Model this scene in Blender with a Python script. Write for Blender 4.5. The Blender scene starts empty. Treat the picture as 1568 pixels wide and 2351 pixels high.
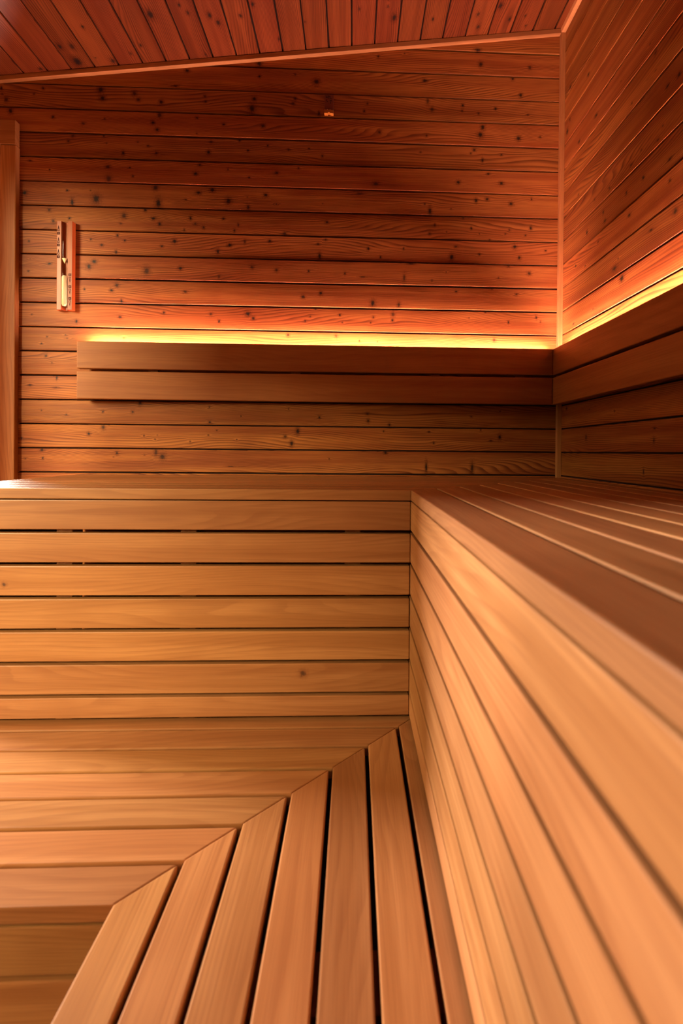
import bpy, bmesh, math, random
from mathutils import Vector, Matrix
H = 1.17                      # height of the camera above the floor
D, W = 2.153, 0.911           # back wall (y) and right wall (x)
P, F = 1.3759, 0.1621         # front faces of the upper bench (back arm, right arm)
UP, LO = H - 0.1076, H - 0.75 # tops of the two benches
PC, ZC = 0.10295, H + 0.00268 # cladding pitch and the height of one joint
XL, YF = -1.78, -1.35         # left wall, wall behind the camera
XE = -1.157                   # left end of the upper bench
CS, CA = 0.1226, H + 1.8555   # ceiling slope and height at x = .89
KB=[(-1.5008,1.5227,0.0048,0.0087),(-1.497,1.4981,0.0048,0.0048),(-1.4808,1.4733,0.0097,0.0107),(-1.3283,1.5275,0.0058,0.0058),(-1.3663,1.5018,0.0058,0.0048),(-1.0894,1.5305,0.0136,0.0145),(-1.0813,1.494,0.0126,0.0116),(-0.9474,1.5191,0.0107,0.0116),(-0.9309,1.4927,0.0087,0.0087),(-0.835,1.4866,0.0097,0.0097),(-1.4623,1.4271,0.0097,0.0126),(-1.2861,1.4068,0.0068,0.0068),(-1.1603,1.3838,0.0087,0.0068),(-1.0714,1.4066,0.0058,0.0048),(-0.8412,1.4304,0.0107,0.0136),(-0.8681,1.3973,0.0087,0.0087),(-0.8501,1.3676,0.0087,0.0087),(-1.204,1.3295,0.0077,0.0077),(-1.2228,1.3077,0.0077,0.0068),(-1.0747,1.3337,0.0058,0.0058),(-1.0624,1.3034,0.0039,0.0039),(-0.9321,1.3128,0.0039,0.0039),(-0.889,1.2981,0.0068,0.0048),(-0.9933,1.2636,0.0068,0.0097),(-0.8541,1.2679,0.0058,0.0068),(-1.3799,1.2195,0.0068,0.0039),(-1.0571,1.203,0.0107,0.0087),(-1.0522,1.1516,0.0126,0.0155),(-0.9516,1.1654,0.0058,0.0058),(-0.9649,1.202,0.0048,0.0039),(-1.2987,1.1834,0.0039,0.0039),(-1.4021,1.0826,0.0116,0.0087),(-1.2253,1.098,0.0068,0.0048),(-1.128,1.0998,0.0039,0.0039),(-1.1046,1.065,0.0165,0.0213),(-0.8559,1.1194,0.0116,0.0126),(-0.8433,1.0533,0.0136,0.0223),(-1.2046,1.0481,0.0077,0.0174),(-0.7263,1.6243,0.0109,0.0076),(-0.4183,1.6111,0.0065,0.0065),(-0.2652,1.6243,0.0054,0.0054),(-0.1734,1.5975,0.0142,0.0131),(-0.7739,1.5575,0.012,0.0044),(-0.6475,1.4946,0.0065,0.0065),(-0.6503,1.5181,0.0076,0.0065),(-0.44,1.5137,0.0098,0.0098),(-0.4493,1.4715,0.0142,0.0185),(-0.2738,1.5002,0.0087,0.0076),(-0.2643,1.521,0.0065,0.0087),(-0.1615,1.461,0.0054,0.0109),(0.0476,1.5103,0.0054,0.0054),(0.0343,1.4774,0.0054,0.0065),(-0.683,1.4239,0.0065,0.0054),(-0.6831,1.3565,0.0038,0.0054),(-0.5692,1.3988,0.0076,0.0054),(-0.4017,1.3979,0.0098,0.0087),(-0.6229,1.3231,0.0065,0.0065),(-0.6332,1.2789,0.0087,0.0098),(-0.5011,1.3324,0.0054,0.0054),(-0.465,1.2917,0.0054,0.0065),(-0.3807,1.3148,0.0054,0.0054),(-0.291,1.3004,0.0054,0.0054),(-0.2034,1.3085,0.0044,0.0044),(-0.146,1.2779,0.0054,0.0076),(-0.6699,1.2231,0.0076,0.0076),(-0.6866,1.1841,0.0098,0.0087),(-0.5497,1.2075,0.0044,0.0054),(-0.4588,1.1747,0.0044,0.0044),(-0.3412,1.1986,0.0098,0.0076),(-0.2479,1.2219,0.0054,0.0054),(-0.6733,1.1031,0.012,0.0087),(-0.6155,1.1176,0.012,0.0098),(-0.5466,1.0713,0.0131,0.0142),(-0.3876,1.1015,0.0109,0.0087),(-0.7271,1.0727,0.0054,0.0044),(-0.4662,1.0907,0.0044,0.0033),(-0.4621,1.0467,0.0065,0.0109),(-0.3412,1.064,0.0044,0.0033),(0.0157,1.1204,0.0185,0.0065),(-0.1421,1.0716,0.0033,0.0033),(-0.4198,1.6658,0.0109,0.012),(0.0929,1.7166,0.0054,0.0065),(0.2078,1.7341,0.0044,0.0044),(0.5427,1.699,0.0098,0.012),(0.7601,1.693,0.0087,0.0098),(0.5288,1.7607,0.0142,0.0076),(0.2969,1.6201,0.012,0.0076),(0.7213,1.5711,0.0076,0.0098),(0.685,1.6409,0.0076,0.0065),(0.465,1.5167,0.0065,0.0076),(0.4625,1.4943,0.0054,0.0065),(0.5349,1.4837,0.0054,0.0065),(0.3299,1.4952,0.0087,0.0109),(0.3109,1.5304,0.0076,0.0163),(0.6099,1.5081,0.0065,0.0076),(0.7545,1.4857,0.0044,0.0044),(0.1013,1.3875,0.0076,0.0087),(0.5435,1.3911,0.0131,0.0131),(0.5542,1.4242,0.0098,0.0131),(0.7127,1.3802,0.0109,0.0109),(0.3069,1.379,0.0044,0.0054),(0.809,1.3898,0.0054,0.0054),(0.2812,1.3075,0.0054,0.0054),(0.5176,1.3247,0.0076,0.0076),(0.5023,1.3089,0.0054,0.0054),(0.5546,1.2799,0.0054,0.0109),(0.6385,1.3066,0.0054,0.0044),(0.4484,1.1806,0.0087,0.0087),(0.5806,1.2217,0.0076,0.0054),(0.6387,1.1818,0.0098,0.0076),(0.087,1.1636,0.0131,0.0098),(0.5276,1.1031,0.0076,0.0109),(0.5762,1.1105,0.0087,0.0076),(0.6823,1.0931,0.0098,0.0087),(0.302,1.0816,0.0044,0.0044),(0.774,1.1154,0.0044,0.0054),(-0.9876,0.9963,0.012,0.0142),(-1.0011,0.9629,0.0065,0.0054),(-0.8985,1.0232,0.0076,0.0076),(-0.8635,0.9878,0.0109,0.0076),(-0.8375,0.965,0.0076,0.0087),(-0.7071,0.994,0.0065,0.0087),(-0.6868,0.9699,0.0087,0.0065),(-0.7333,0.942,0.0054,0.0076),(-0.6512,0.9548,0.0065,0.0076),(-0.5669,0.9945,0.0065,0.0076),(-0.5038,0.9693,0.0044,0.0076),(-0.5202,0.9452,0.0054,0.0076),(-1.0144,0.9124,0.0065,0.0065),(-1.1262,0.8926,0.0054,0.0054),(-1.0811,0.8693,0.0087,0.0065),(-0.9838,0.8908,0.0054,0.0054),(-1.0202,0.842,0.0054,0.0087),(-0.7742,0.8938,0.0098,0.0109),(-0.8279,0.8711,0.0076,0.0065),(-0.5904,0.8533,0.0065,0.0109),(-0.4755,0.899,0.0054,0.0098),(-0.5405,0.8835,0.0098,0.0087),(-1.111,0.7983,0.0131,0.0098),(-1.1328,0.7765,0.0109,0.0131),(-0.8904,0.7633,0.0142,0.0185),(-0.749,0.7777,0.0098,0.0087),(-0.4437,0.7889,0.0098,0.0098),(-0.5842,0.7449,0.0054,0.0098),(-1.0161,0.6992,0.0098,0.0098),(-1.038,0.6774,0.0087,0.0076),(-1.151,0.6793,0.0044,0.0054),(-0.7272,0.6775,0.0098,0.0065),(-0.9958,0.6313,0.0054,0.0098),(-1.0016,0.564,0.0098,0.0076),(-0.8175,0.5867,0.0065,0.0065),(-0.6182,0.5841,0.0065,0.0076),(-0.4603,0.5882,0.012,0.0109),(-0.4367,0.5693,0.0087,0.0087),(-0.5828,0.5536,0.0065,0.0076),(-1.1836,0.5424,0.0054,0.0076),(-0.9843,0.4746,0.0044,0.0044),(-0.3419,1.0639,0.0039,0.0039),(-0.1235,0.992,0.0087,0.0068),(-0.3051,0.9374,0.0107,0.0077),(-0.3687,0.9042,0.0077,0.0077),(-0.1611,0.8968,0.0068,0.0068),(-0.1286,0.9159,0.0068,0.0068),(-0.1539,0.8451,0.0077,0.0145),(0.0568,0.8809,0.0068,0.0077),(0.1104,0.8464,0.0048,0.0068),(0.211,0.8856,0.0039,0.0068),(-0.3391,0.7793,0.0087,0.0087),(-0.2004,0.7777,0.0058,0.0058),(-0.0436,0.7715,0.0048,0.0068),(0.0328,0.7578,0.0174,0.0029),(0.2428,0.8195,0.0165,0.0029),(0.2151,0.7569,0.0068,0.0174),(-0.1473,0.6836,0.0077,0.0087),(-0.2234,0.6666,0.0097,0.0087),(0.0783,0.6448,0.0107,0.0155),(0.1919,0.6402,0.0077,0.0136),(-0.1693,0.6148,0.0068,0.0039),(-0.1921,0.5816,0.0048,0.0048),(-0.214,0.562,0.0039,0.0048),(-0.0642,0.5908,0.0058,0.0058),(-0.0533,0.5582,0.0048,0.0048),(0.0817,0.5839,0.0058,0.0068),(0.167,0.5981,0.0097,0.0116),(0.1653,0.572,0.0068,0.0068),(0.0703,0.5605,0.0039,0.0048),(-0.2872,0.5001,0.0068,0.0077),(-0.0798,0.4999,0.0068,0.0087),(0.1006,0.4779,0.0039,0.0039),(0.0217,0.4804,0.0039,0.0048),(0.3251,1.0513,0.0082,0.0185),(0.4177,1.0641,0.0041,0.0041),(0.4709,1.0259,0.0058,0.0058),(0.3469,0.9921,0.0049,0.0082),(0.3248,0.9528,0.0066,0.0074),(0.3987,0.9621,0.0041,0.0041),(0.5077,0.9806,0.0049,0.0066),(0.5438,0.9579,0.0033,0.0033),(0.6768,0.9774,0.0058,0.0066),(0.6585,0.9604,0.0049,0.0049),(0.7481,0.956,0.0049,0.0049),(0.7718,0.9882,0.0066,0.0091),(0.5888,0.9338,0.0041,0.0033),(0.4401,0.8996,0.0082,0.0066),(0.4222,0.8538,0.0099,0.014),(0.5447,0.8682,0.0058,0.0058),(0.7011,0.9051,0.0091,0.0091),(0.7226,0.8575,0.0074,0.0091),(0.8394,0.891,0.0058,0.0041),(0.6738,0.819,0.0074,0.0049),(0.7667,0.7892,0.0091,0.0091),(0.6303,0.7675,0.0049,0.0058),(0.3987,0.7872,0.0033,0.0033),(0.3363,0.7487,0.0033,0.0074),(0.4436,0.7031,0.0074,0.0049),(0.7108,0.6954,0.0074,0.0058),(0.6015,0.7171,0.0058,0.0033),(0.8003,0.5966,0.0049,0.0074),(0.8195,0.5778,0.0041,0.0074),(0.6764,0.5735,0.0041,0.0074),(0.5732,0.6155,0.0049,0.0041),(0.5023,0.5893,0.0033,0.0033),(0.6142,0.4944,0.0066,0.0091),(-1.0704,0.1592,0.0056,0.0056),(-0.9458,0.1593,0.007,0.0063),(-0.9149,0.1983,0.0084,0.0112),(-0.6213,0.1839,0.0042,0.0056),(-0.6194,0.1187,0.007,0.0056),(-0.4862,0.1466,0.0035,0.0035),(-0.2817,0.1797,0.0035,0.0056),(-0.1485,0.1449,0.0056,0.0063),(-1.0686,0.0931,0.0084,0.0126),(-1.1292,0.0636,0.0077,0.007),(-0.8976,0.0583,0.0042,0.0042),(-0.8506,0.0436,0.0035,0.0035),(-0.8412,0.0617,0.0035,0.0035),(-0.7024,0.0347,0.0042,0.0056),(-0.6245,0.0639,0.0042,0.0035),(-0.589,0.0844,0.0035,0.0035),(-0.5034,0.0449,0.0035,0.0035),(-0.242,0.0852,0.0084,0.014),(-0.296,0.0609,0.0084,0.0084),(-0.268,0.0304,0.0084,0.014),(-1.0111,-0.0173,0.0056,0.007),(-1.0259,-0.0339,0.0042,0.0028),(-0.8957,-0.0238,0.0028,0.0028),(-0.8468,-0.011,0.0084,0.0183),(-0.8194,-0.0315,0.014,0.014),(-0.53,-0.0708,0.0183,0.0021),(0.0601,0.1632,0.0071,0.0064),(0.0632,0.1326,0.0071,0.0086),(0.1557,0.1164,0.0057,0.0071),(0.5154,0.1563,0.0057,0.0057),(0.6432,0.1809,0.0043,0.0043),(0.1309,0.0875,0.0036,0.0036),(0.33,0.0875,0.0043,0.0043),(0.3514,0.0388,0.0043,0.0057),(0.5581,0.0977,0.0036,0.0057),(0.6037,0.0513,0.0064,0.005),(0.6429,0.0669,0.0071,0.0114),(-0.105,-0.0339,0.0043,0.0043),(0.1403,-0.0054,0.0071,0.0071),(0.3193,-0.0684,0.0057,0.0257),(0.522,-0.0705,0.0086,0.0243),(-1.3056,0.4748,0.0052,0.0039),(-1.2288,0.4846,0.0052,0.0039),(-1.2226,0.4699,0.0078,0.0026),(-1.3288,0.446,0.0045,0.0039),(-1.3094,0.3928,0.0065,0.0065),(-1.2846,0.3649,0.0052,0.0045),(-1.2648,0.3021,0.0039,0.0103),(-1.3754,0.269,0.0058,0.0039),(-1.2661,0.2595,0.0065,0.0026),(-1.3272,0.1623,0.0039,0.0039),(-1.2228,0.1455,0.0045,0.0039),(-1.3007,0.1071,0.0045,0.002),(-1.3247,-0.0061,0.009,0.0084),(-1.3214,-0.0414,0.0045,0.0058),(-1.3937,-0.0439,0.0039,0.0026),(-1.4095,0.0435,0.0058,0.0084),(-1.2998,1.0141,0.0082,0.0082),(-1.2823,0.9663,0.0077,0.0092),(-1.2153,0.9798,0.0058,0.0058),(-1.3838,0.8785,0.0053,0.0053),(-1.2974,0.7854,0.0097,0.0053),(-1.3847,0.7518,0.0058,0.0048),(-1.3774,0.8038,0.0029,0.002),(-1.3697,0.5684,0.0029,0.0034)]
KS=[(1.5111,1.275,0.005,0.0031),(1.4794,1.1696,0.0052,0.0022),(1.4204,1.078,0.008,0.0058),(1.4818,1.2248,0.0065,0.006),(1.6071,1.1586,0.004,0.0043),(1.8175,1.1809,0.0046,0.0017),(1.8493,1.2843,0.0068,0.005),(1.442,0.9768,0.0053,0.0039),(1.4643,0.9488,0.0072,0.0036),(1.5513,0.9706,0.0048,0.0031),(1.5208,1.1719,0.004,0.001),(1.3684,1.0726,0.0093,0.0065),(1.6777,1.2845,0.004,0.0011),(1.6112,0.9582,0.0077,0.005),(1.5388,0.8759,0.008,0.0062),(1.6364,0.8783,0.0064,0.0077),(1.7777,0.8506,0.0087,0.0065),(1.7485,0.9547,0.0072,0.0059),(1.7905,0.8872,0.0057,0.0073),(1.4062,0.8567,0.0098,0.0047),(1.4942,0.6897,0.0079,0.004),(1.3784,0.6918,0.0113,0.0102),(1.405,0.7932,0.0059,0.0057),(1.6829,0.6757,0.0056,0.0034),(1.6162,0.7939,0.0093,0.0055),(1.8257,0.7938,0.0059,0.0049),(1.9258,1.5484,0.0059,0.0031),(1.9175,1.4896,0.0094,0.006),(2.0812,1.5619,0.0103,0.007),(1.855,1.286,0.0088,0.0058),(1.9939,1.2734,0.0079,0.0062),(2.1098,1.3889,0.0106,0.0128),(2.0832,1.4238,0.0051,0.007),(1.9938,1.0577,0.0086,0.0054),(1.9172,0.8696,0.0065,0.0091),(2.0123,0.774,0.0048,0.0054),(1.9282,0.7426,0.0051,0.0039),(1.8587,0.9688,0.0041,0.0038),(1.8802,0.169,0.0056,0.0025),(1.6963,0.1477,0.0045,0.005),(2.0853,0.191,0.0086,0.0073),(1.465,0.0769,0.0059,0.0036),(1.4671,0.0398,0.0051,0.0099),(1.9051,0.0622,0.0057,0.0103),(1.5199,-0.0569,0.004,0.0103),(1.659,0.5987,0.0141,0.0134),(1.8622,0.5527,0.0055,0.0035),(1.7069,0.6506,0.0173,0.0092),(2.0294,0.5383,0.0081,0.0044)]
KC=[(1.9124,-0.7845,0.0219,0.0135),(1.9427,-1.0514,0.0089,0.0055),(2.021,-1.1834,0.0139,0.0086),(2.0256,-1.1384,0.0186,0.0114),(2.1009,-1.1574,0.0289,0.0178),(2.1113,-1.0188,0.0169,0.0104),(2.0459,-0.8767,0.0094,0.0058),(1.8827,-0.6667,0.0086,0.0053),(1.9176,-0.6461,0.011,0.0068),(1.936,-0.5693,0.0133,0.0082),(1.9712,-0.5456,0.0136,0.0083),(1.9486,-0.454,0.0112,0.0069),(1.9048,-0.3982,0.0109,0.0067),(2.0818,-0.9325,0.0095,0.0059),(1.9231,0.121,0.011,0.0068),(1.9588,0.1218,0.009,0.0055),(2.0126,0.1504,0.0185,0.0114),(2.1507,0.31,0.0148,0.0091),(2.0358,0.3124,0.0093,0.0057),(2.0307,0.4994,0.0116,0.0072),(2.093,0.5152,0.012,0.0074),(1.9982,0.5822,0.016,0.0099),(2.0666,0.6416,0.0118,0.0073),(2.0558,0.7046,0.0071,0.0044),(2.1065,0.7243,0.0072,0.0045),(2.1173,-0.6377,0.0073,0.0045),(1.9601,0.0083,0.009,0.0055),(1.999,-0.2094,0.0069,0.0042),(2.0714,-0.3243,0.0071,0.0044)]

sc = bpy.context.scene
col = sc.collection
rnd = random.Random(7)

# ---------------------------------------------------------------- node helper
class NT:
    def __init__(s, name):
        s.m = bpy.data.materials.new(name); s.m.use_nodes = True
        s.t = s.m.node_tree; s.t.nodes.clear()
    def n(s, typ, ins=None, **kw):
        nd = s.t.nodes.new(typ)
        for k, v in kw.items(): setattr(nd, k, v)
        for k, v in (ins or {}).items():
            if isinstance(v, bpy.types.NodeSocket): s.t.links.new(v, nd.inputs[k])
            else: nd.inputs[k].default_value = v
        return nd
    def math(s, op, a, b=0.0, c=None, clamp=False):
        ins = {0: a, 1: b}
        if c is not None: ins[2] = c
        return s.n('ShaderNodeMath', ins, operation=op, use_clamp=clamp).outputs[0]
    def mix(s, f, a, b, blend='MIX'):
        nd = s.t.nodes.new('ShaderNodeMix'); nd.data_type = 'RGBA'; nd.blend_type = blend
        for i, v in ((0, f), (6, a), (7, b)):
            if isinstance(v, bpy.types.NodeSocket): s.t.links.new(v, nd.inputs[i])
            else: nd.inputs[i].default_value = v
        return nd.outputs[2]
    def ramp(s, v, lo, hi, a=0.0, b=1.0):
        return s.n('ShaderNodeMapRange', {0: v, 1: lo, 2: hi, 3: a, 4: b}, interpolation_type='SMOOTHSTEP').outputs[0]
    def noise(s, vec, scale, detail=2.0, rough=.5, out=0):
        return s.n('ShaderNodeTexNoise', {'Vector': vec, 'Scale': scale, 'Detail': detail, 'Roughness': rough}, noise_dimensions='2D').outputs[out]
    def xyz(s, x, y, z=0.0):
        return s.n('ShaderNodeCombineXYZ', {0: x, 1: y, 2: z}).outputs[0]
    def uv(s, name):
        o = s.n('ShaderNodeUVMap', uv_map=name).outputs[0]
        sp = s.n('ShaderNodeSeparateXYZ', {0: o})
        return sp.outputs[0], sp.outputs[1]

def rgb(h, k=1.0):
    c = [int(h[i:i+2], 16) / 255 for i in (0, 2, 4)]
    return tuple(((v / 12.92) if v <= .04045 else ((v + .055) / 1.055) ** 2.4) * k for v in c) + (1,)

def wood(name, light, dark, line, rough=.5, spec=.4, lines=1.0, freq=150.0, wav=1.0, swirl=20.0, waveamp=.0, bump=1.0, knots=True, coat=0.0):
    m = NT(name)
    u, v = m.uv('grain')
    tone = m.n('ShaderNodeAttribute', attribute_name='tone').outputs['Fac']
    halo = core = None
    vw = v
    wob = None
    if knots:
        for nm in ('ka', 'kb'):
            a, b = m.uv(nm)
            if wob is None: wob = m.noise(m.xyz(m.math('MULTIPLY', u, 150.0), m.math('MULTIPLY', v, 150.0)), 1.0, 1.0)
            d = m.math('SQRT', m.math('ADD', m.math('MULTIPLY', a, a), m.math('MULTIPLY', b, b)))
            d2 = m.math('MULTIPLY', d, m.math('ADD', m.math('MULTIPLY', wob, .9), .55))
            st = m.n('ShaderNodeAttribute', attribute_name='ks' + nm[1]).outputs['Fac']
            c_ = m.math('MULTIPLY', m.ramp(d2, .25, 1.0, 1.0, 0.0), st)
            h_ = m.math('MULTIPLY', m.ramp(d2, .5, 2.2, 1.0, 0.0), m.math('ADD', m.math('MULTIPLY', st, .7), .1))
            as_ = m.math('MULTIPLY', a, .30)
            g = m.math('EXPONENT', m.math('MULTIPLY', m.math('ADD', m.math('MULTIPLY', as_, as_), m.math('MULTIPLY', m.math('MULTIPLY', b, b), .22)), -1.0))
            vw = m.math('SUBTRACT', vw, m.math('MULTIPLY', m.math('MULTIPLY', b, g), .0042))
            core = c_ if core is None else m.math('MAXIMUM', core, c_)
            halo = h_ if halo is None else m.math('MAXIMUM', halo, h_)
    off = m.math('MULTIPLY', tone, 57.0)
    vo = m.math('ADD', vw, m.math('MULTIPLY', tone, 3.7))          # each board reads its own stretch of the pattern
    slow = m.noise(m.xyz(m.math('ADD', m.math('MULTIPLY', u, 1.1 * wav), off), m.math('MULTIPLY', vo, 7.0)), 1.0, .6, .4)
    slow2 = m.noise(m.xyz(m.math('MULTIPLY', u, 2.2), m.math('MULTIPLY', vo, 34.0)), 1.0, 1.0, .5)
    # growth rings : distorted bands running along the board
    ph = m.math('ADD', m.math('MULTIPLY', vw, freq), m.math('ADD', m.math('MULTIPLY', slow, swirl), m.math('MULTIPLY', slow2, .7)))
    saw = m.math('FRACT', ph)
    ring = m.math('MULTIPLY', m.ramp(saw, .25, .92, 0.0, 1.0), m.ramp(saw, .93, 1.0, 1.0, 0.0))
    fib = m.noise(m.xyz(m.math('MULTIPLY', u, 7.0), m.math('MULTIPLY', vo, 620.0)), 1.0, 1.0, .6)
    band = m.ramp(m.noise(m.xyz(m.math('ADD', m.math('MULTIPLY', u, .8), 9.0), m.math('MULTIPLY', vo, 26.0)), 1.0, 1.0), .35, .68)
    patch = m.noise(m.xyz(m.math('MULTIPLY', u, 5.0), m.math('MULTIPLY', vo, 9.0)), 1.0, 2.0)
    base = m.mix(m.math('MULTIPLY', band, .75), light, dark)
    base = m.mix(m.math('MULTIPLY', m.ramp(patch, .4, .75), .35), base, dark)
    ringf = m.math('MULTIPLY', m.math('MULTIPLY', ring, m.ramp(slow2, .25, .65, .35, 1.0)), .72 * lines)
    base = m.mix(ringf, base, line)
    base = m.mix(m.math('MULTIPLY', m.ramp(fib, .45, .75), .30), base, line)
    hsv = m.n('ShaderNodeHueSaturation', {'Hue': m.ramp(tone, 0, 1, .497, .503), 'Saturation': 1.0, 'Value': m.ramp(m.math('FRACT', m.math('MULTIPLY', tone, 7.31)), 0, 1, .84, 1.12), 'Color': base})
    c = hsv.outputs[0]
    if knots:
        c = m.mix(m.math('MULTIPLY', halo, .62), c, (line[0] * .55, line[1] * .38, line[2] * .35, 1))
        c = m.mix(m.math('MULTIPLY', core, .93), c, (.010, .008, .009, 1))
    wave = m.noise(m.xyz(m.math('ADD', m.math('MULTIPLY', u, 5.5), off), m.math('MULTIPLY', v, 13.0)), 1.0, 1.0, .45)
    fib2 = m.noise(m.xyz(m.math('MULTIPLY', u, 3.0), m.math('ADD', m.math('MULTIPLY', v, 260.0), off)), 1.0, 0.0, .5)
    hgt = m.math('ADD', m.math('MULTIPLY', wave, waveamp), m.math('MULTIPLY', fib2, .00022 * bump))
    bp = m.n('ShaderNodeBump', {'Strength': 1.0, 'Distance': 1.0, 'Height': hgt})
    ro = m.math('ADD', rough - .06, m.math('MULTIPLY', fib, .12))
    bs = m.n('ShaderNodeBsdfPrincipled', {'Base Color': c, 'Roughness': ro, 'Specular IOR Level': spec, 'Normal': bp.outputs[0]})
    m.n('ShaderNodeOutputMaterial', {0: bs.outputs[0]})
    return m.m

def plain(name, c, rough=.5, metal=0.0, spec=.5, emit=None, es=0.0, var=.08, scale=30.0):
    m = NT(name)
    tc = m.n('ShaderNodeTexCoord').outputs['Object']
    nz = m.noise(tc, scale, 3.0)
    cc = m.mix(m.math('MULTIPLY', nz, var), c, (0, 0, 0, 1))
    ins = {'Base Color': cc, 'Roughness': rough, 'Metallic': metal, 'Specular IOR Level': spec}
    if emit: ins['Emission Color'] = emit; ins['Emission Strength'] = es
    bs = m.n('ShaderNodeBsdfPrincipled', ins)
    m.n('ShaderNodeOutputMaterial', {0: bs.outputs[0]})
    return m.m

def glass(name, tint=(1, 1, 1, 1), ior=1.45):
    m = NT(name)
    bf = m.n('ShaderNodeNewGeometry').outputs['Backfacing']      # thin pane: the same reflectance from both sides
    fr = m.n('ShaderNodeFresnel', {'IOR': m.math('ADD', m.math('MULTIPLY', bf, 1 / ior - ior), ior)}).outputs[0]
    tr = m.n('ShaderNodeBsdfTransparent', {0: tint})
    gl = m.n('ShaderNodeBsdfGlossy', {'Roughness': .02})
    mx = m.n('ShaderNodeMixShader', {0: fr, 1: tr.outputs[0], 2: gl.outputs[0]})
    m.n('ShaderNodeOutputMaterial', {0: mx.outputs[0]})
    return m.m

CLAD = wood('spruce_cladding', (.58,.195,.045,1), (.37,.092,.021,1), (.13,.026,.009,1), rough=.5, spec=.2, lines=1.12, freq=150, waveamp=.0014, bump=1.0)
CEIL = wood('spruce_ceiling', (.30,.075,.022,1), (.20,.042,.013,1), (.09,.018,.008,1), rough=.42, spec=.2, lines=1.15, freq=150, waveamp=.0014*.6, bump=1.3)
BENCH, BENCHK = [wood(n_, (.56,.235,.080,1), (.42,.155,.045,1), (.27,.080,.022,1), rough=.42, spec=.5, lines=.42, freq=70, wav=1.0, swirl=13.0, waveamp=.0002, bump=.25, knots=k_) for n_, k_ in (('alder_bench', False), ('alder_bench_knotty', True))]
BACKR = wood('alder_backrest', (.50,.185,.050,1), (.38,.120,.030,1), (.27,.080,.022,1), rough=.5, spec=.35, lines=.30, freq=70, wav=1.0, swirl=12.0, waveamp=.0002, bump=.2, knots=False)
TRIM = wood('pine_trim', (.80,.36,.14,1), (.42,.155,.045,1), (.27,.080,.022,1), rough=.5, spec=.35, lines=.5, freq=260, bump=.3, knots=False)
POST = wood('casing_wood', (.56,.235,.080,1), (.42,.155,.045,1), (.27,.080,.022,1), rough=.5, spec=.35, lines=.5, freq=150, bump=.3, knots=False)
DARKB = plain('dark_backing', rgb('2a130b'), .9)
FLOORM = plain('floor_tile', rgb('5a4a40'), .5)
LED = plain('led_strip', (1, .6, .3, 1), .5, emit=(1,.53,.42,1), es=430)
GLASS = glass('window_glass')
TUBE = glass('tube_glass', (.97, .97, .95, 1), 1.35)
SAND = plain('cream_sand', rgb('f6e2b4'), .9, scale=300)
MARK = plain('burnt_marking', rgb('4a120c'), .8)
TIMW = wood('timer_wood', rgb('c8642c'), rgb('a54420'), rgb('7a2a14'), rough=.4, spec=.4, lines=.4, freq=200, bump=.2, knots=False)
TAGM = plain('dark_tag', rgb('7a3c28'), .7)
TAGI = plain('tag_ink', rgb('1b1210'), .8)
BRASS = plain('tag_clip', rgb('c4762c'), .45, .1)
PIN = plain('pin_steel', rgb('e8c8a0'), .25, 1.0)
METAL = plain('hinge_steel', rgb('9a9a9a'), .35, 1.0)

# ---------------------------------------------------------------- mesh builders
FAR = (60.0, 60.0)
class MB:
    """collects faces with grain / knot coordinates and a tone per board"""
    def __init__(s): s.v = []; s.f = []; s.g = []; s.a = []; s.b = []; s.t = []; s.m = []; s.k = []
    def face(s, pts, g, a=None, b=None, tone=.5, mat=0, ks=(0, 0)):
        i = len(s.v); s.k.append(ks); s.v += [tuple(p) for p in pts]; s.f.append(tuple(range(i, i + len(pts))))
        s.g += g; s.a += a or [FAR] * len(pts); s.b += b or [FAR] * len(pts); s.t.append(tone); s.m.append(mat)
    def build(s, name, mats, parent=None, weld=True):
        me = bpy.data.meshes.new(name); me.from_pydata(s.v, [], s.f)
        for nm, dat in (('grain', s.g), ('ka', s.a), ('kb', s.b)):
            l = me.uv_layers.new(name=nm); l.data.foreach_set('uv', [c for p in dat for c in p])
        at = me.attributes.new('tone', 'FLOAT', 'FACE'); at.data.foreach_set('value', s.t)
        for j, nm in enumerate(('ksa', 'ksb')):
            at = me.attributes.new(nm, 'FLOAT', 'FACE'); at.data.foreach_set('value', [k_[j] for k_ in s.k])
        for m_ in mats: me.materials.append(m_)
        me.polygons.foreach_set('material_index', s.m)
        me.update()
        if weld:
            bm = bmesh.new(); bm.from_mesh(me); bmesh.ops.remove_doubles(bm, verts=bm.verts, dist=1e-5); bm.to_mesh(me); bm.free()
        o = bpy.data.objects.new(name, me); col.objects.link(o)
        if parent: o.parent = parent; o.matrix_parent_inverse = parent.matrix_world.inverted()
        return o

def empty(name, loc, label=None, cat=None, group=None, kind=None):
    o = bpy.data.objects.new(name, None); col.objects.link(o); o.location = loc; o.empty_display_size = .05
    if label: o['label'] = label
    if cat: o['category'] = cat
    if group: o['group'] = group
    if kind: o['kind'] = kind
    bpy.context.view_layer.update()
    return o

def struct(o, label=None):
    o['kind'] = 'structure'
    if label: o['label'] = label
    return o

def kstr(k):
    if not k: return 0.0
    q = min(1.0, (k[2] * k[3]) ** .5 / .0085)
    h_ = (math.sin(k[0] * 913.7 + k[1] * 517.3) * 43758.5) % 1.0
    return min(1.0, (.48 + .62 * q) * (.62 + .6 * h_))

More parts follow.
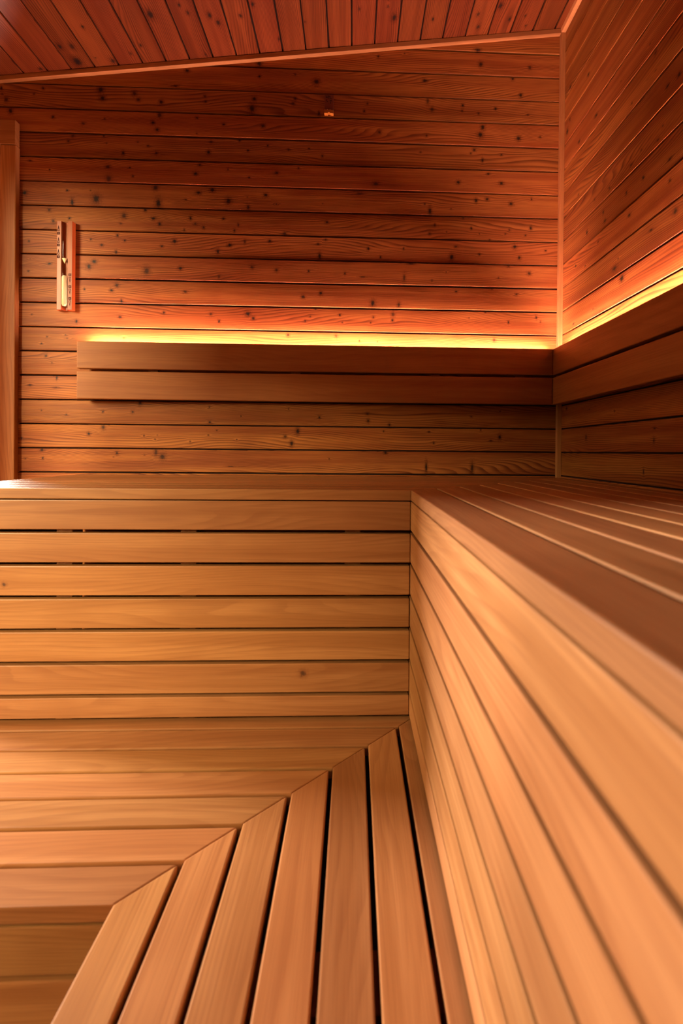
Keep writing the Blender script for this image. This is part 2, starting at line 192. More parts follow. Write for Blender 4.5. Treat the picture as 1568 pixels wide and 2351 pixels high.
def clad(mb, fn, joints, s0, s1, knots, seed, depth=.0115, cut=None, kn_rand=0, gap=.0060, flip=False, groove=.0105):
    """tongue-and-groove boards.  fn(s,t,n) -> world.  joints = list of t; cut(t) -> (s0,s1) limits"""
    r = random.Random(seed)
    for i in range(len(joints) - 1):
        t0, t1 = joints[i], joints[i + 1]
        g = gap * r.uniform(.75, 1.3)
        a0, a1 = t0 + g / 2, t1 - gap / 2
        tone = r.random(); du, dv = r.uniform(0, 40), r.uniform(0, 40)
        off = r.uniform(-.0007, .0007); tl = r.uniform(-.0010, .0010); cup = r.uniform(-.0006, .0010)
        L0, L1 = s0, s1
        if cut: L0, L1 = cut(t0, t1)
        if L1 - L0 < .01: continue
        kk = sorted([k for k in knots if t0 + .003 < k[1] <= t1 - .003 and L0 < k[0] < L1])
        for _ in range(kn_rand):
            if r.random() < .8:
                q = r.uniform(.0035, .010)
                kk.append((r.uniform(L0, L1), r.uniform(t0 + .012, t1 - .012), q, q * r.uniform(.7, 1.2)))
        kk.sort()
        A, B = kk[0::2], kk[1::2]
        def bounds(l): return [(l[j][0] + l[j + 1][0]) / 2 for j in range(len(l) - 1)]
        bA, bB = bounds(A), bounds(B)
        st = sorted(set([L0, L1] + [x for x in bA + bB if L0 < x < L1]))
        prof = [(a0, -groove), (a0, -.0016), (a0 + .0016, 0), (a0 * .75 + a1 * .25, cup * .75), ((a0 + a1) / 2, cup), (a0 * .25 + a1 * .75, cup * .75), (a1 - .0016, 0), (a1, -.0016), (a1, -groove)]
        prof = [(t, n + off + tl * ((t - t0) / (t1 - t0) - .5)) if abs(n) < groove * .9 else (t, n) for t, n in prof]
        tm = (t0 + t1) / 2
        def knot(l, bd, s):
            if not l: return None
            j = sum(1 for x in bd if x <= s)
            return l[j]
        for j in range(len(st) - 1):
            x0, x1 = st[j], st[j + 1]; mid = (x0 + x1) / 2
            ka, kb_ = knot(A, bA, mid), knot(B, bB, mid)
            for p in range(len(prof) - 1):
                (ta, na), (tb, nb) = prof[p], prof[p + 1]
                q = [(x0, ta, na), (x1, ta, na), (x1, tb, nb), (x0, tb, nb)]
                gr = [(c[0] + du, c[1] - tm + dv * 0 + c[2]) for c in q]
                fa = [((c[0] - ka[0]) / ka[2], (c[1] - ka[1]) / ka[3]) for c in q] if ka else None
                fb = [((c[0] - kb_[0]) / kb_[2], (c[1] - kb_[1]) / kb_[3]) for c in q] if kb_ else None
                if flip:
                    q.reverse(); gr.reverse()
                    if fa: fa.reverse()
                    if fb: fb.reverse()
                mb.face([fn(*c) for c in q], gr, fa, fb, tone, 0, (kstr(ka), kstr(kb_)))

def quad(mb, pts, mat=0):
    mb.face(pts, [(0, 0)] * len(pts), mat=mat)

def slab_box(mb, lo, hi, mat=0, tone=.5, g='x'):
    x0, y0, z0 = lo; x1, y1, z1 = hi
    V = [(x0, y0, z0), (x1, y0, z0), (x1, y1, z0), (x0, y1, z0), (x0, y0, z1), (x1, y0, z1), (x1, y1, z1), (x0, y1, z1)]
    for f in ((0, 3, 2, 1), (4, 5, 6, 7), (0, 1, 5, 4), (1, 2, 6, 5), (2, 3, 7, 6), (3, 0, 4, 7)):
        q = [V[i] for i in f]
        if g == 'x': gr = [(p[0], p[1] + p[2]) for p in q]
        elif g == 'y': gr = [(p[1], p[0] + p[2]) for p in q]
        else: gr = [(p[2], p[0] + p[1]) for p in q]
        mb.face(q, gr, tone=tone, mat=mat)

def board(name, poly, z0, z1, grain, mat, parent, axes=(0, 1, 2), bev=.0025, knots=(), seed=None, seg=2):
    """a bevelled board: polygon in axes[0],axes[1] extruded along axes[2]; grain = unit vector along the board"""
    ax, ay, az = axes
    bm = bmesh.new()
    def mk(a, b, c):
        p = [0, 0, 0]; p[ax] = a; p[ay] = b; p[az] = c; return p
    lo = [bm.verts.new(mk(a, b, z0)) for a, b in poly]; hi = [bm.verts.new(mk(a, b, z1)) for a, b in poly]
    bm.faces.new(lo); bm.faces.new(hi)
    n = len(poly)
    for i in range(n): bm.faces.new([lo[i], lo[(i + 1) % n], hi[(i + 1) % n], hi[i]])
    bmesh.ops.recalc_face_normals(bm, faces=bm.faces)
    if bev: bmesh.ops.bevel(bm, geom=list(bm.edges), offset=bev, segments=seg, profile=.6, affect='EDGES', clamp_overlap=True)
    g = Vector(grain).normalized()
    other = [Vector(e) for e in ((1, 0, 0), (0, 1, 0), (0, 0, 1)) if abs(g.dot(Vector(e))) < .5]
    du = rnd.uniform(0, 40); tone = rnd.random()
    lg, la, lb = (bm.loops.layers.uv.new(k) for k in ('grain', 'ka', 'kb'))
    ft = bm.faces.layers.float.new('tone'); kl = [bm.faces.layers.float.new(q) for q in ('ksa', 'ksb')]
    cen = sum((v.co for v in bm.verts), Vector()) / len(bm.verts)
    for f in bm.faces:
        f[ft] = tone; f.smooth = False
        for kk_, lay in enumerate(kl): f[lay] = .75 if len(knots) > kk_ else 0.0
        for l in f.loops:
            c = l.vert.co; r = c - cen
            v_ = r.dot(other[0]) + r.dot(other[1])
            l[lg].uv = (c.dot(g) + du, v_)
            l[la].uv = FAR; l[lb].uv = FAR
            for k, (ku, kv, kr) in enumerate(knots[:2]):
                l[(la, lb)[k]].uv = ((c.dot(g) - ku) / kr, (v_ - kv) / kr)
    me = bpy.data.meshes.new(name); bm.to_mesh(me); bm.free(); me.materials.append(mat)
    o = bpy.data.objects.new(name, me); col.objects.link(o)
    if parent: o.parent = parent; o.matrix_parent_inverse = parent.matrix_world.inverted()
    return o

def bx(name, lo, hi, grain, mat, parent, bev=.0025, **k):
    return board(name, [(lo[0], lo[1]), (hi[0], lo[1]), (hi[0], hi[1]), (lo[0], hi[1])], lo[2], hi[2], grain, mat, parent, bev=bev, **k)

def ceil_z(x): return CA + CS * (x - .89)

# ---------------------------------------------------------------- room shell
KW = [(x, z + H, a, b) for x, z, a, b in KB]
jz = [ZC + k * PC for k in range(-12, 19)]
DX0, DX1, DZ1 = -1.77, -1.50, H + 1.262           # glazed opening in the back wall
def back_cut(t0, t1):
    lo = XL
    if t1 < DZ1 + .02: lo = DX1 + .005
    zt = t0
    x_need = (t1 - CA) / CS + .89                  # ceiling reaches the board's top
    return max(lo, min(W, (t0 - CA) / CS + .89)), W
mb = MB()
# boards that run under the sloping ceiling are cut to it
def clad_cut(mb, fn, joints, cutfn, knots, seed):
    for i in range(len(joints) - 1):
        t0, t1 = joints[i], joints[i + 1]
        clad(mb, fn, [t0, t1], 0, 0, knots, seed + i, cut=cutfn)
clad_cut(mb, lambda s, t, n: (s, D - n, t), jz, back_cut, KW, 100)
jd = D + .0104
quad(mb, [(DX1, jd, 0), (W, jd, 0), (W, jd, ceil_z(W)), (DX1, jd, ceil_z(DX1))], 1)
quad(mb, [(XL, jd, DZ1), (DX1, jd, DZ1), (DX1, jd, ceil_z(DX1)), (XL, jd, ceil_z(XL))], 1)
slab_box(mb, (DX1, jd + .0003, 0), (W + .15, jd + .12, ceil_z(DX1)), 1)
slab_box(mb, (XL - .15, jd + .0003, DZ1), (DX1, jd + .12, ceil_z(DX1)), 1)
slab_box(mb, (XL - .15, jd + .0003, 0), (XL, jd + .12, DZ1), 1)
quad(mb, [(DX1, jd + .0003, ceil_z(DX1)), (W + .15, jd + .0003, ceil_z(DX1)), (W + .15, jd + .0003, ceil_z(W) + .1)], 1)
wall_back = struct(mb.build('wall_back', [CLAD, DARKB]), 'back wall clad in horizontal knotty spruce boards')

mb = MB()
KR = [(y, z + H, a, b) for y, z, a, b in KS]
clad(mb, lambda s, t, n: (W - n, s, t), jz, YF, D, KR, 300, kn_rand=0, flip=True)
slab_box(mb, (W + .0104, YF, 0), (W + .13, jd, ceil_z(W)), 1)
wall_right = struct(mb.build('wall_right', [CLAD, DARKB]), 'right wall clad in horizontal knotty spruce boards')

# left wall with two unseen windows added for light, and the wall behind the camera
WY0, WY1, WZ0, WZ1 = (-.22,1.08,.6,1.77)
mb = MB()
def left_piece(y0, y1, z0, z1):
    js = [z for z in jz if z0 < z < z1]; js = [z0] + js + [z1]
    js = [js[0]] + [z for z in js[1:-1] if z - z0 > .02 and z1 - z > .02] + [js[-1]]
    clad(mb, lambda s, t, n: (XL + n, s, t), js, y0, y1, [], 500 + int(z0 * 50), kn_rand=2)
W3 = (1.10,1.69,.6,2.40)
left_piece(YF, W3[0], 0, WZ0); left_piece(YF, W3[0], WZ1, ceil_z(XL)); left_piece(YF, WY0, WZ0, WZ1); left_piece(WY1, W3[0], WZ0, WZ1)
left_piece(W3[0], W3[1], 0, W3[2]); left_piece(W3[0], W3[1], W3[3], ceil_z(XL)); left_piece(W3[1], D, 0, ceil_z(XL))
TOPZ = ceil_z(XL) + .095
for lo, hi in (((YF, 0), (W3[0], WZ0)), ((YF, WZ1), (W3[0], TOPZ)), ((YF, WZ0), (WY0, WZ1)), ((WY1, WZ0), (W3[0], WZ1)),
               ((W3[0], 0), (W3[1], W3[2])), ((W3[0], W3[3]), (W3[1], TOPZ)), ((W3[1], 0), (jd + .12, TOPZ))):
    slab_box(mb, (XL - .13, lo[0], lo[1]), (XL - .0104, hi[0], hi[1]), 1)
struct(mb.build('wall_left', [CLAD, DARKB]))
mb = MB()
clad_cut(mb, lambda s, t, n: (s, YF + n, t), jz, lambda a, b: (max(XL, min(W, (a - CA) / CS + .89)), W), [], 700)
slab_box(mb, (XL, YF - .13, 0), (W, YF - .0104, ceil_z(W)), 1)
struct(mb.build('wall_front', [CLAD, DARKB]))

# ceiling: boards run from front to back, the plane rises to the right
mb = MB()
cz = math.sqrt(1 + CS * CS)
jx = [.863 + .0983 * k for k in range(-36, 1)]
jx = [XL] + [x for x in jx if x > XL + .02] + [W]
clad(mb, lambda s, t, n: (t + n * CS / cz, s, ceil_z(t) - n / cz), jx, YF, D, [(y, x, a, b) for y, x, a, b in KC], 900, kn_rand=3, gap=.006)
quad(mb, [(XL, YF, ceil_z(XL) + .0105), (XL, D, ceil_z(XL) + .0105), (W, D, ceil_z(W) + .0105), (W, YF, ceil_z(W) + .0105)], 1)
quad(mb, [(XL - .15, YF - .13, ceil_z(XL) + .1), (XL - .15, D + .13, ceil_z(XL) + .1), (W + .13, D + .13, ceil_z(W) + .12), (W + .13, YF - .13, ceil_z(W) + .12)], 1)
struct(mb.build('ceiling', [CEIL, DARKB]), 'sloping ceiling of spruce boards running to the back wall')
mb = MB(); slab_box(mb, (XL - .15, YF - .13, -.12), (W + .13, D + .13, 0)); struct(mb.build('floor', [FLOORM]))

# trims
T = .0192
def bar(name, a, b, up, side, w, h, mat, parent=None, bev=.0015):
    """square bar from a to b; side and up are the two cross directions"""
    a, b, up, side = Vector(a), Vector(b), Vector(up), Vector(side)
    bm = bmesh.new()
    vs = [[bm.verts.new(e + side * (w * i) + up * (h * j)) for i, j in ((0, 0), (1, 0), (1, 1), (0, 1))] for e in (a, b)]
    bm.faces.new(vs[0]); bm.faces.new(vs[1])
    for i in range(4): bm.faces.new([vs[0][i], vs[0][(i + 1) % 4], vs[1][(i + 1) % 4], vs[1][i]])
    bmesh.ops.recalc_face_normals(bm, faces=bm.faces)
    bmesh.ops.bevel(bm, geom=list(bm.edges), offset=bev, segments=2, profile=.6, affect='EDGES')
    g = (b - a).normalized(); lg, la, lb = (bm.loops.layers.uv.new(k) for k in ('grain', 'ka', 'kb')); ft = bm.faces.layers.float.new('tone')
    t_ = rnd.random(); du = rnd.uniform(0, 30)
    for f in bm.faces:
        f[ft] = t_
        for l in f.loops:
            r = l.vert.co - a
            l[lg].uv = (r.dot(g) + du, r.dot(up) + r.dot(side)); l[la].uv = FAR; l[lb].uv = FAR
    me = bpy.data.meshes.new(name); bm.to_mesh(me); bm.free(); me.materials.append(mat)
    o = bpy.data.objects.new(name, me); col.objects.link(o)
    if parent: o.parent = parent; o.matrix_parent_inverse = parent.matrix_world.inverted()
    return o
cup = Vector((-CS, 0, 1)).normalized()
def trimz(x): return H + 1.834 + .1226 * (x - .890)
struct(bar('trim_1', (XL, D, trimz(XL)), (W - T, D, trimz(W - T)), cup, (0, -1, 0), T, .0195, TRIM), 'thin square trim under the sloping ceiling on the back wall')
struct(bar('trim_2', (W, D, 0), (W, D, trimz(W) + .012), (-1, 0, 0), (0, -1, 0), T, T, TRIM), 'thin upright trim in the corner of the two walls')
struct(bar('trim_3', (W, YF, trimz(W)), (W, D, trimz(W)), cup, (-1, 0, 0), T, .0195, TRIM), 'thin square trim between ceiling and right wall')

# tall narrow pane in the back wall at the far left, with its casing
dr = empty('window_2', (-1.62, D, .02), 'wooden casing at the left edge of the back wall', kind='structure')
bx('casing_post', (-1.488, D - .024, 0), (-1.4235, D + .02, H + 1.270), (0, 0, 1), POST, dr, bev=.004)
bx('casing_head', (XL + .012, D - .028, H + 1.2715), (-1.424, D, H + 1.372), (1, 0, 0), POST, dr, bev=.0015)
bx('casing_sill', (XL + .012, D - .028, 0), (-1.489, D + .04, .12), (1, 0, 0), POST, dr, bev=.002)
bx('window_frame', (XL + .012, D + .004, .121), (XL + .05, D + .04, H + 1.27), (0, 0, 1), POST, dr, bev=.002)
bx('window_frame', (-1.515, D + .004, .121), (-1.489, D + .04, H + 1.27), (0, 0, 1), POST, dr, bev=.002)
bx('window_glass', (XL + .05, D + .018, .121), (-1.515, D + .024, H + 1.27), (0, 0, 1), GLASS, dr, bev=0)

def window(name, y0, y1, z0, z1, lab):
    wn = empty(name, (XL, (y0 + y1) / 2, z0), lab, kind='structure')
    q = .02
    bx('window_frame', (XL - .10, y0, z0), (XL + .015, y1, z0 + q), (0, 1, 0), POST, wn)
    bx('window_frame', (XL - .10, y0, z1 - q), (XL + .015, y1, z1), (0, 1, 0), POST, wn)
    bx('window_frame', (XL - .10, y0, z0 + q), (XL + .015, y0 + q, z1 - q), (0, 0, 1), POST, wn)
    bx('window_frame', (XL - .10, y1 - q, z0 + q), (XL + .015, y1, z1 - q), (0, 0, 1), POST, wn)
    bx('window_glass', (XL - .06, y0 + q, z0 + q), (XL - .054, y1 - q, z1 - q), (0, 0, 1), GLASS, wn, bev=0)
window('unseen_window_1', WY0, WY1, WZ0, WZ1, 'wide low unseen window in the left wall, sized to shape the daylight')  # unseen window, its opening sized to cut off the daylight
window('added_window_3', *W3, 'narrow tall unseen window added in the left wall to light the back wall')  # unseen window added to brighten the left of the back wall

# ---------------------------------------------------------------- upper bench
ub = empty('upper_bench', ((XE + W) / 2, (P + D) / 2, 0), 'upper corner bench of orange alder slats with a tall slatted front, below the backrests', 'bench')
TH, SP, SG = .0297, .0866, .008
def mitre_pair(ex, ey, wd, top, th, xl, yf, parent, matb, name='seat_slat', bev=.003):
    """one slat of the back arm and one of the right arm meeting in a mitre"""
    c = .0004
    board(name, [(xl, ey), (ex - c, ey), (ex + wd - c, ey + wd), (xl, ey + wd)], top - th, top, (1, 0, 0), matb, parent, bev=bev)
    board(name, [(ex, ey - c), (ex + wd, ey + wd - c), (ex + wd, yf), (ex, yf)], top - th, top, (0, 1, 0), matb, parent, bev=bev)
nU = 8
for k in range(nU):
    ex, ey = F + k * SP, P + k * SP
    mitre_pair(ex, ey, SP - SG, UP, TH, XE, YF + .02, ub, BENCH)
board('seat_slat', [(XE, P + nU * SP), (F + nU * SP - .001, P + nU * SP), (F + nU * SP + .05, P + nU * SP + .05), (XE, P + nU * SP + .05)], UP - TH, UP, (1, 0, 0), BENCH, ub)
board('seat_slat', [(F + nU * SP, P + nU * SP - .001), (F + nU * SP + .046, P + nU * SP + .045), (F + nU * SP + .046, YF + .02), (F + nU * SP, YF + .02)], UP - TH, UP, (0, 1, 0), BENCH, ub)
# slatted fronts
FP, FH = .09028, .0803
for k in range(7):
    zt = UP - .0325 - k * FP
    zb = zt - FH if k < 6 else zt - .056
    kn = ()
    if k == 2: kn = ((-.985 + 0, -.022, .006), (-.945, -.023, .006))
    if k == 5: kn = ((-.135, .0, .010),)
    bx('front_slat', (XE, P, zb), (F - .0012 - (.001 if k in (2, 3) else 0), P + .026, zt), (1, 0, 0), BENCHK if kn else BENCH, ub, knots=kn)
    bx('front_slat', (F, YF + .02, zb), (F + .026, P + .026, zt), (0, 1, 0), BENCH, ub)
    if k == 0: pass
# uprights and bearers behind the slats
for x in (-1.10, -.80, -.46, .0):
    bx('upright', (x - .022, P + .0265, 0), (x + .022, P + .072, UP - TH - .001), (0, 0, 1), BACKR, ub)
for y in (-1.0, -.5, .0, .5, 1.0):
    bx('upright', (F + .0265, y - .022, 0), (F + .072, y + .022, UP - TH - .001), (0, 0, 1), BACKR, ub)
for x in (-1.10, -.46):
    bx('bearer', (x - .022, P + .073, UP - TH - .075), (x + .022, D - .03, UP - TH - .001), (0, 1, 0), BACKR, ub)
for y in (-.5, .5):
    bx('bearer', (F + .073, y - .022, UP - TH - .075), (W - .03, y + .022, UP - TH - .001), (1, 0, 0), BACKR, ub)
bx('light_block_panel', (XE, P + .027, .0), (XE + .012, D - .012, UP - TH - .002), (0, 1, 0), BENCH, ub, bev=.001)  # unseen panel added to keep light from leaking through the front gaps

# ---------------------------------------------------------------- lower bench
lb_ = empty('lower_bench', (-.4, .9, 0), 'lower corner bench of wide alder slats mitred in the corner, below the tall slatted front', 'bench')
L0, LG, NL = .0325, .0095, 7
XM = .0015
LXE, LYF = XL + .35, YF + .02
for k in range(NL - 1):
    ex, ey = F - L0 - (k + 1) * SP + XM, P - L0 - (k + 1) * SP + .001
    mitre_pair(ex, ey, SP - LG, LO, .0297, LXE, LYF, lb_, BENCH)
# slat that passes under the tall front
exx, eyy = F - L0 + XM, P - L0
board('seat_slat', [(LXE, eyy), (exx - .0004, eyy), (exx + .056, eyy + .056), (LXE, eyy + .056)], LO - .0297, LO, (1, 0, 0), BENCH, lb_, bev=.003)
board('seat_slat', [(exx, eyy - .0004), (exx + .056, eyy + .0556), (exx + .056, LYF), (exx, LYF)], LO - .0297, LO, (0, 1, 0), BENCH, lb_, bev=.003)
fx, fy = F - L0 - (NL - 1) * SP + XM, P - L0 - (NL - 1) * SP + .001
for k in range(4):
    zt = LO - .0325 - .0015 - k * FP
    bx('front_slat', (LXE, fy, zt - FH), (fx - .0012, fy + .026, zt), (1, 0, 0), BENCH, lb_)
    bx('front_slat', (fx, LYF, zt - FH), (fx + .026, fy + .026, zt), (0, 1, 0), BENCH, lb_)
for y in (-.9, -.2, .60, fy - .1):
    bx('bearer', (fx + .03, y - .045, LO - .10), (F - .005, y + .045, LO - .031), (1, 0, 0), BACKR, lb_)
for x in (-1.5, -.9, -.4):
    bx('bearer', (x - .03, fy + .03, LO - .10), (x + .03, P - .005, LO - .031), (0, 1, 0), BACKR, lb_)

# ---------------------------------------------------------------- backrests with LED strips
DB, BT = .055, .027
z1t, z1b, z2t, z2b = H + .4478, H + .3340, H + .3235, H + .2080
bl = empty('backrest', (-.2, D, z2b), 'two-board backrest on the back wall, lit from behind along its top edge', 'backrest')
cx_, cy_ = W - DB, D - DB
bx('backrest_slat', (-1.1525, cy_, z1b), (cx_ - .0005, cy_ + BT, z1t), (1, 0, 0), BACKR, bl, bev=.004)
bx('backrest_slat', (-1.1525, cy_, z2b), (cx_ - .0018, cy_ + BT, z2t), (1, 0, 0), BACKR, bl, bev=.004)
for x in (-.85, -.25, .35, .72):
    bx('bracket', (x - .02, cy_ + BT + .0005, z2b + .02), (x + .02, D - .0012, z1t - .05), (0, 0, 1), BACKR, bl, bev=.001)
bx('light_strip', (-1.12, D - .0275, z1t - .010 - .0006), (cx_ - .01, D - .0195, z1t - .010), (1, 0, 0), LED, bl, bev=0)
bx('light_channel', (-1.13, D - .0278, z1t - .010 - .010), (cx_, D - .004, z1t - .010 - .0025), (1, 0, 0), BACKR, bl, bev=0)
br = empty('backrest', (W, .6, z2b), 'two-board backrest on the right wall with a glow along its top edge', 'backrest')
bx('backrest_slat', (cx_, YF + .05, z1b), (cx_ + BT, cy_ + BT, z1t), (0, 1, 0), BACKR, br, bev=.004)
bx('backrest_slat', (cx_, YF + .05, z2b), (cx_ + BT, cy_ + BT, z2t), (0, 1, 0), BACKR, br, bev=.004)
for y in (-1.0, -.4, .2, .8, 1.4, 1.9):
    bx('bracket', (cx_ + BT + .0005, y - .02, z2b + .02), (W - .00112, y + .02, z1t - .05), (0, 0, 1), BACKR, br, bev=.001)
bx('light_strip', (W - .0275, YF + .06, z1t - .010 - .0006), (W - .0195, cy_ - .01, z1t - .010), (0, 1, 0), LED, br, bev=0)
bx('light_channel', (W - .0278, YF + .05, z1t - .010 - .010), (W - .004, cy_, z1t - .010 - .0025), (0, 1, 0), BACKR, br, bev=0)

# ---------------------------------------------------------------- sand timer
tm = empty('sand_timer', (-1.217, D, H + .584), 'upright wooden sand timer with pale sand, hung on the back wall', 'sand timer')
x0, x1, zz0, zz1 = -1.2570, -1.1895, H + .585, H + .957
yb, yf_ = D - .002, D - .024
tx, tr = -1.2218, .0125
prof = [(x0, yb), (x0, yf_ + .006), (x0 + .004, yf_ + .001), (tx - tr - .0012, yf_)]
for i in range(13):
    a = math.pi * i / 12
    prof.append((tx - (tr + .0012) * math.cos(a), yf_ + .015 * math.sin(a)))
prof += [(tx + tr + .0012, yf_), (x1 - .001, yf_), (x1, yf_ + .001), (x1 + .001, yb)]
fr = board('timer_frame', prof, zz0, zz1, (0, 0, 1), TIMW, tm, bev=0)
def lathe(name, pts, mat, parent, c, n=28):
    bm = bmesh.new(); rings = []
    for r, z in pts: rings.append([bm.verts.new((c[0] + r * math.cos(2 * math.pi * i / n), c[1] + r * math.sin(2 * math.pi * i / n), z)) for i in range(n)])
    for a, b in zip(rings, rings[1:]):
        for i in range(n): bm.faces.new([a[i], a[(i + 1) % n], b[(i + 1) % n], b[i]]).smooth = True
    bm.faces.new(rings[0]); bm.faces.new(rings[-1])
    bmesh.ops.recalc_face_normals(bm, faces=bm.faces)
    me = bpy.data.meshes.new(name); bm.to_mesh(me); bm.free(); me.materials.append(mat)
    o = bpy.data.objects.new(name, me); col.objects.link(o)
    o.parent = parent; o.matrix_parent_inverse = parent.matrix_world.inverted(); return o
ty = yf_ + .0035
zb_, zm, zt_ = zz0 + .012, H + .7785, zz1 - .012
tube = lathe('glass_tube', [(.004, zb_), (.010, zb_ + .003), (tr - .0005, zb_ + .010), (tr - .0005, zm - .030), (.010, zm - .018), (.0035, zm - .004), (.0018, zm), (.0035, zm + .004), (.010, zm + .018), (tr - .0005, zm + .028), (tr - .0005, zt_ - .010), (.010, zt_ - .003), (.004, zt_)], TUBE, tm, (tx, ty))
sd = lathe('sand', [(.003, zb_ + .002), (.009, zb_ + .0045), (tr - .0011, zb_ + .011), (tr - .0011, H + .7225), (.006, H + .7285), (.0005, H + .7305)], SAND, tube, (tx, ty))
lathe('sand', [(.0014, zm + .001), (.003, zm + .005), (.0088, zm + .017), (.0105, zm + .0215), (.0035, zm + .0195)], SAND, tube, (tx, ty))
def mark(pts, y):
    m_ = bmesh.new(); 
    f = [m_.verts.new((x, y, z)) for x, z in pts]; g = [m_.verts.new((x, y - .0003, z)) for x, z in pts]
    m_.faces.new(f); m_.faces.new(g)
    for i in range(len(f)): m_.faces.new([f[i], f[(i + 1) % len(f)], g[(i + 1) % len(f)], g[i]])
    bmesh.ops.recalc_face_normals(m_, faces=m_.faces)
    return m_
def marks(cx, zs, up):
    bm = bmesh.new()
    def addm(pts, y=yf_ - .0001):
        f = [bm.verts.new((x, y, z)) for x, z in pts]; g = [bm.verts.new((x, y - .0003, z)) for x, z in pts]
        bm.faces.new(f); bm.faces.new(g)
        for i in range(len(f)): bm.faces.new([f[i], f[(i + 1) % len(f)], g[(i + 1) % len(f)], g[i]])
    for z in zs:
        s = .0054
        for q in ([(-s, -s), (s, -s), (s, -s * .45), (-s, -s * .45)], [(-s, s * .45), (s, s * .45), (s, s), (-s, s)], [(-s, -s * .45), (-s * .45, -s * .45), (-s * .45, s * .45), (-s, s * .45)], [(s * .45, -s * .45), (s, -s * .45), (s, s * .45), (s * .45, s * .45)], [(-s * .2, -s * .2), (s * .2, -s * .2), (s * .2, s * .2), (-s * .2, s * .2)]):
            addm([(cx + a, z + b) for a, b in q])
        k = 1 if up else -1
        z0_ = z + k * .009; h_ = .024; w_ = .0047
        # slim outlined arrow head, wide end next to its square
        A, B_, C_ = (-w_, z0_), (w_, z0_), (0, z0_ + k * h_)
        a, b, c = (-w_ * .55, z0_ + k * .002), (w_ * .55, z0_ + k * .002), (0, z0_ + k * (h_ * .72))
        for q in ([A, B_, b, a], [B_, C_, c, b], [C_, A, a, c]):
            addm([(cx + x, zc) for x, zc in q])
    bmesh.ops.recalc_face_normals(bm, faces=bm.faces)
    me = bpy.data.meshes.new('marking'); bm.to_mesh(me); bm.free(); me.materials.append(MARK)
    o = bpy.data.objects.new('marking', me); col.objects.link(o); o.parent = fr; o.matrix_parent_inverse = fr.matrix_world.inverted()
marks(-1.2470, [H + .9055, H + .8560, H + .8068], True)
marks(-1.1990, [H + .7318, H + .6818, H + .6325], False)

# ---------------------------------------------------------------- small tag high on the back wall
tg = empty('wall_tag', (-.118, D, H + 1.453), 'small dark tag with a copper-coloured lower clip, high on the back wall', 'tag')
bx('plate', (-.1375, D - .012, H + 1.468), (-.0985, D - .0005, H + 1.536), (0, 0, 1), TAGM, tg, bev=.001)
bm = bmesh.new()
def ink(x0, z0, x1, z1, w=.0022):
    a, b = Vector((x0, 0, z0)), Vector((x1, 0, z1)); d = (b - a).normalized(); n_ = Vector((-d.z, 0, d.x)) * w / 2
    q = [a - n_, b - n_, b + n_, a + n_]
    o_ = Vector((-.1375, D - .0121, H + 1.468))
    f = [bm.verts.new(o_ + p) for p in q]; g = [bm.verts.new(o_ + p + Vector((0, -.0003, 0))) for p in q]
    bm.faces.new(f); bm.faces.new(g)
    for i in range(4): bm.faces.new([f[i], f[(i + 1) % 4], g[(i + 1) % 4], g[i]])
for s in ((.007, .061, .007, .052), (.007, .053, .016, .055), (.014, .061, .018, .049), (.016, .060, .025, .058), (.025, .058, .022, .052), (.022, .052, .031, .050), (.008, .046, .007, .040), (.007, .040, .015, .036), (.022, .044, .032, .038), (.032, .045, .023, .037), (.026, .036, .027, .028)): ink(*s)
bmesh.ops.recalc_face_normals(bm, faces=bm.faces)
me = bpy.data.meshes.new('lettering'); bm.to_mesh(me); bm.free(); me.materials.append(TAGI)
o = bpy.data.objects.new('lettering', me); col.objects.link(o); o.parent = tg; o.matrix_parent_inverse = tg.matrix_world.inverted()
zc0 = H + 1.4515
board('clip', [(-.1375, zc0), (-.1235, zc0), (-.1205, zc0 + .003), (-.1155, zc0 + .003), (-.1125, zc0), (-.0985, zc0), (-.0985, zc0 + .0145), (-.1375, zc0 + .0145)], -(D - .0005), -(D - .019), (1, 0, 0), BRASS, tg, axes=(0, 2, 1), bev=0) if False else None
bm = bmesh.new()
pl = [(-.1375, 0), (-.1235, 0), (-.1205, .004), (-.1155, .004), (-.1125, 0), (-.0985, 0), (-.0985, .0145), (-.1375, .0145)]
f = [bm.verts.new((x, D - .018, zc0 + z)) for x, z in pl]; g = [bm.verts.new((x, D - .0005, zc0 + z)) for x, z in pl]
bm.faces.new(f); bm.faces.new(g)
for i in range(8): bm.faces.new([f[i], f[(i + 1) % 8], g[(i + 1) % 8], g[i]])
bmesh.ops.recalc_face_normals(bm, faces=bm.faces)
me = bpy.data.meshes.new('clip'); bm.to_mesh(me); bm.free(); me.materials.append(BRASS)
o = bpy.data.objects.new('clip', me); col.objects.link(o); o.parent = tg; o.matrix_parent_inverse = tg.matrix_world.inverted(); o['label'] = 'copper-coloured clip'
clip = o
for i in range(4):
    x = -.1362 + i * .0122
    bm = bmesh.new(); bmesh.ops.create_uvsphere(bm, u_segments=12, v_segments=8, radius=.0014, matrix=Matrix.Translation((x, D - .0188, zc0 + .0145)))
    me = bpy.data.meshes.new('pin'); bm.to_mesh(me); bm.free(); me.materials.append(PIN)
    o = bpy.data.objects.new('pin', me); col.objects.link(o); o.parent = clip; o.matrix_parent_inverse = clip.matrix_world.inverted()

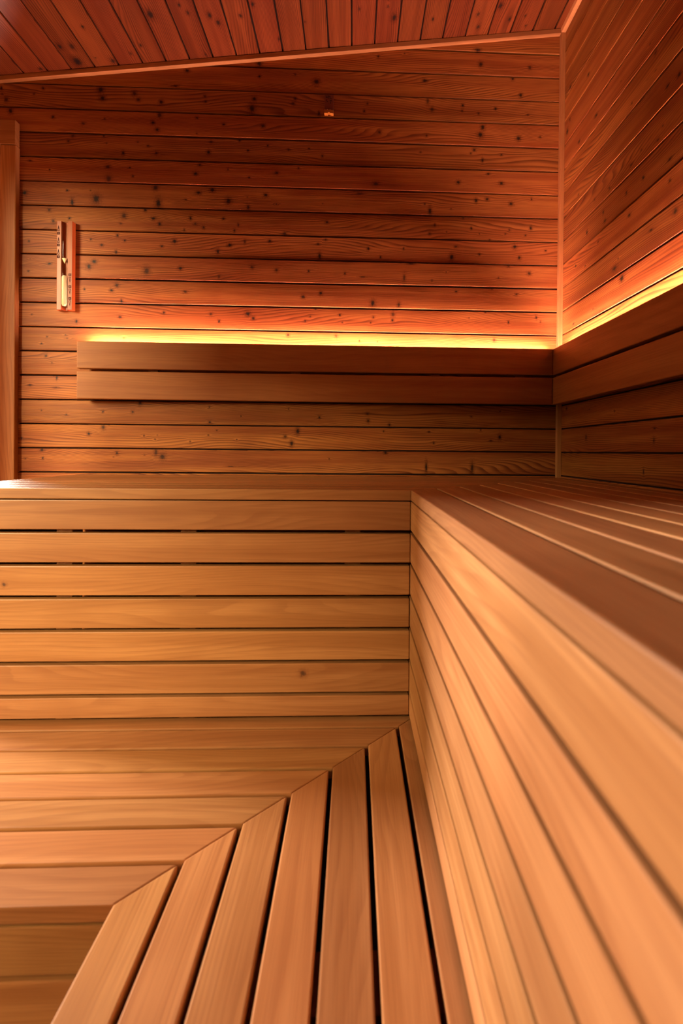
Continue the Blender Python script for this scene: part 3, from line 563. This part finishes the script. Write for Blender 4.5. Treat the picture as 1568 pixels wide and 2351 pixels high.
# ---------------------------------------------------------------- light
def area(name, loc, rot, sx, sy, power, color):
    l = bpy.data.lights.new(name, 'AREA'); l.shape = 'RECTANGLE'; l.size = sx; l.size_y = sy; l.energy = power; l.color = color
    o = bpy.data.objects.new(name, l); col.objects.link(o); o.location = loc; o.rotation_euler = rot; return o
def aim(o, tgt):
    o.rotation_euler = (Vector(tgt) - Vector(o.location)).to_track_quat('-Z', 'Y').to_euler()
sk = area('sky_light', (-8.5,3.8,3.4), (0, 0, 0), 1.4, 1.4, 2080, (1,.95,.88)); aim(sk, (-.1, .9, .85))
sk2 = area('side_fill_light', (-7.1,-4.45,3.95), (0, 0, 0), 2.8, 2.8, 1750, (1,.83,.46)); aim(sk2, (-1.2, 1.2, 1.3))  # second beam added to brighten the bench front and left wall
area('narrow_pane_daylight', (-1.64, D + .25, 1.2), (math.pi / 2, 0, math.pi), .25, 2.1, 120, (1, .95, .88))
w = bpy.data.worlds.new('world'); sc.world = w; w.use_nodes = True
wt = w.node_tree; wb = wt.nodes['Background']       # pale sky above a dark ground
tcw = wt.nodes.new('ShaderNodeTexCoord'); spw = wt.nodes.new('ShaderNodeSeparateXYZ'); mrw = wt.nodes.new('ShaderNodeMapRange'); mxw = wt.nodes.new('ShaderNodeMix'); mxw.data_type = 'RGBA'
wt.links.new(tcw.outputs['Generated'], spw.inputs[0]); wt.links.new(spw.outputs[2], mrw.inputs[0])
mrw.interpolation_type = 'SMOOTHSTEP'; mrw.inputs[1].default_value = .0; mrw.inputs[2].default_value = .4
wt.links.new(mrw.outputs[0], mxw.inputs[0]); mxw.inputs[6].default_value = (.02, .018, .012, 1); mxw.inputs[7].default_value = (1,.80,.48,1)
wt.links.new(mxw.outputs[2], wb.inputs[0]); wb.inputs[1].default_value = 3.4

# ---------------------------------------------------------------- camera
cam = bpy.data.cameras.new('camera'); co = bpy.data.objects.new('camera', cam); col.objects.link(co); sc.camera = co
R = [[0.9992725445, -0.0370910003, 0.0088678869], [0.0371325321, 0.9992999207, -0.0045654755], [-0.0086923405, 0.0048914414, 0.9999502573]]
co.matrix_world = Matrix(((R[0][0], R[2][0], -R[1][0], 0), (R[0][1], R[2][1], -R[1][1], 0), (R[0][2], R[2][2], -R[1][2], H), (0, 0, 0, 1)))
cam.sensor_fit = 'VERTICAL'; cam.sensor_height = 36; cam.sensor_width = 24
cam.lens = 1134.2527 / 2351 * 36
cam.shift_x = (784 - 853.4494) / 2351; cam.shift_y = (1041.3246 - 1175.5) / 2351
cam.clip_start = .01
cam.dof.use_dof = True; cam.dof.focus_distance = 2.0; cam.dof.aperture_fstop = 3.2
vs = sc.view_settings; vs.view_transform = 'Standard'; vs.look = 'None'; vs.exposure = 0.0; vs.gamma = 1; vs.use_curve_mapping = False
sc.cycles.max_bounces = 7; sc.cycles.diffuse_bounces = 1; sc.cycles.glossy_bounces = 3; sc.cycles.transparent_max_bounces = 6
sc.cycles.use_denoising = True; sc.cycles.adaptive_threshold = .015
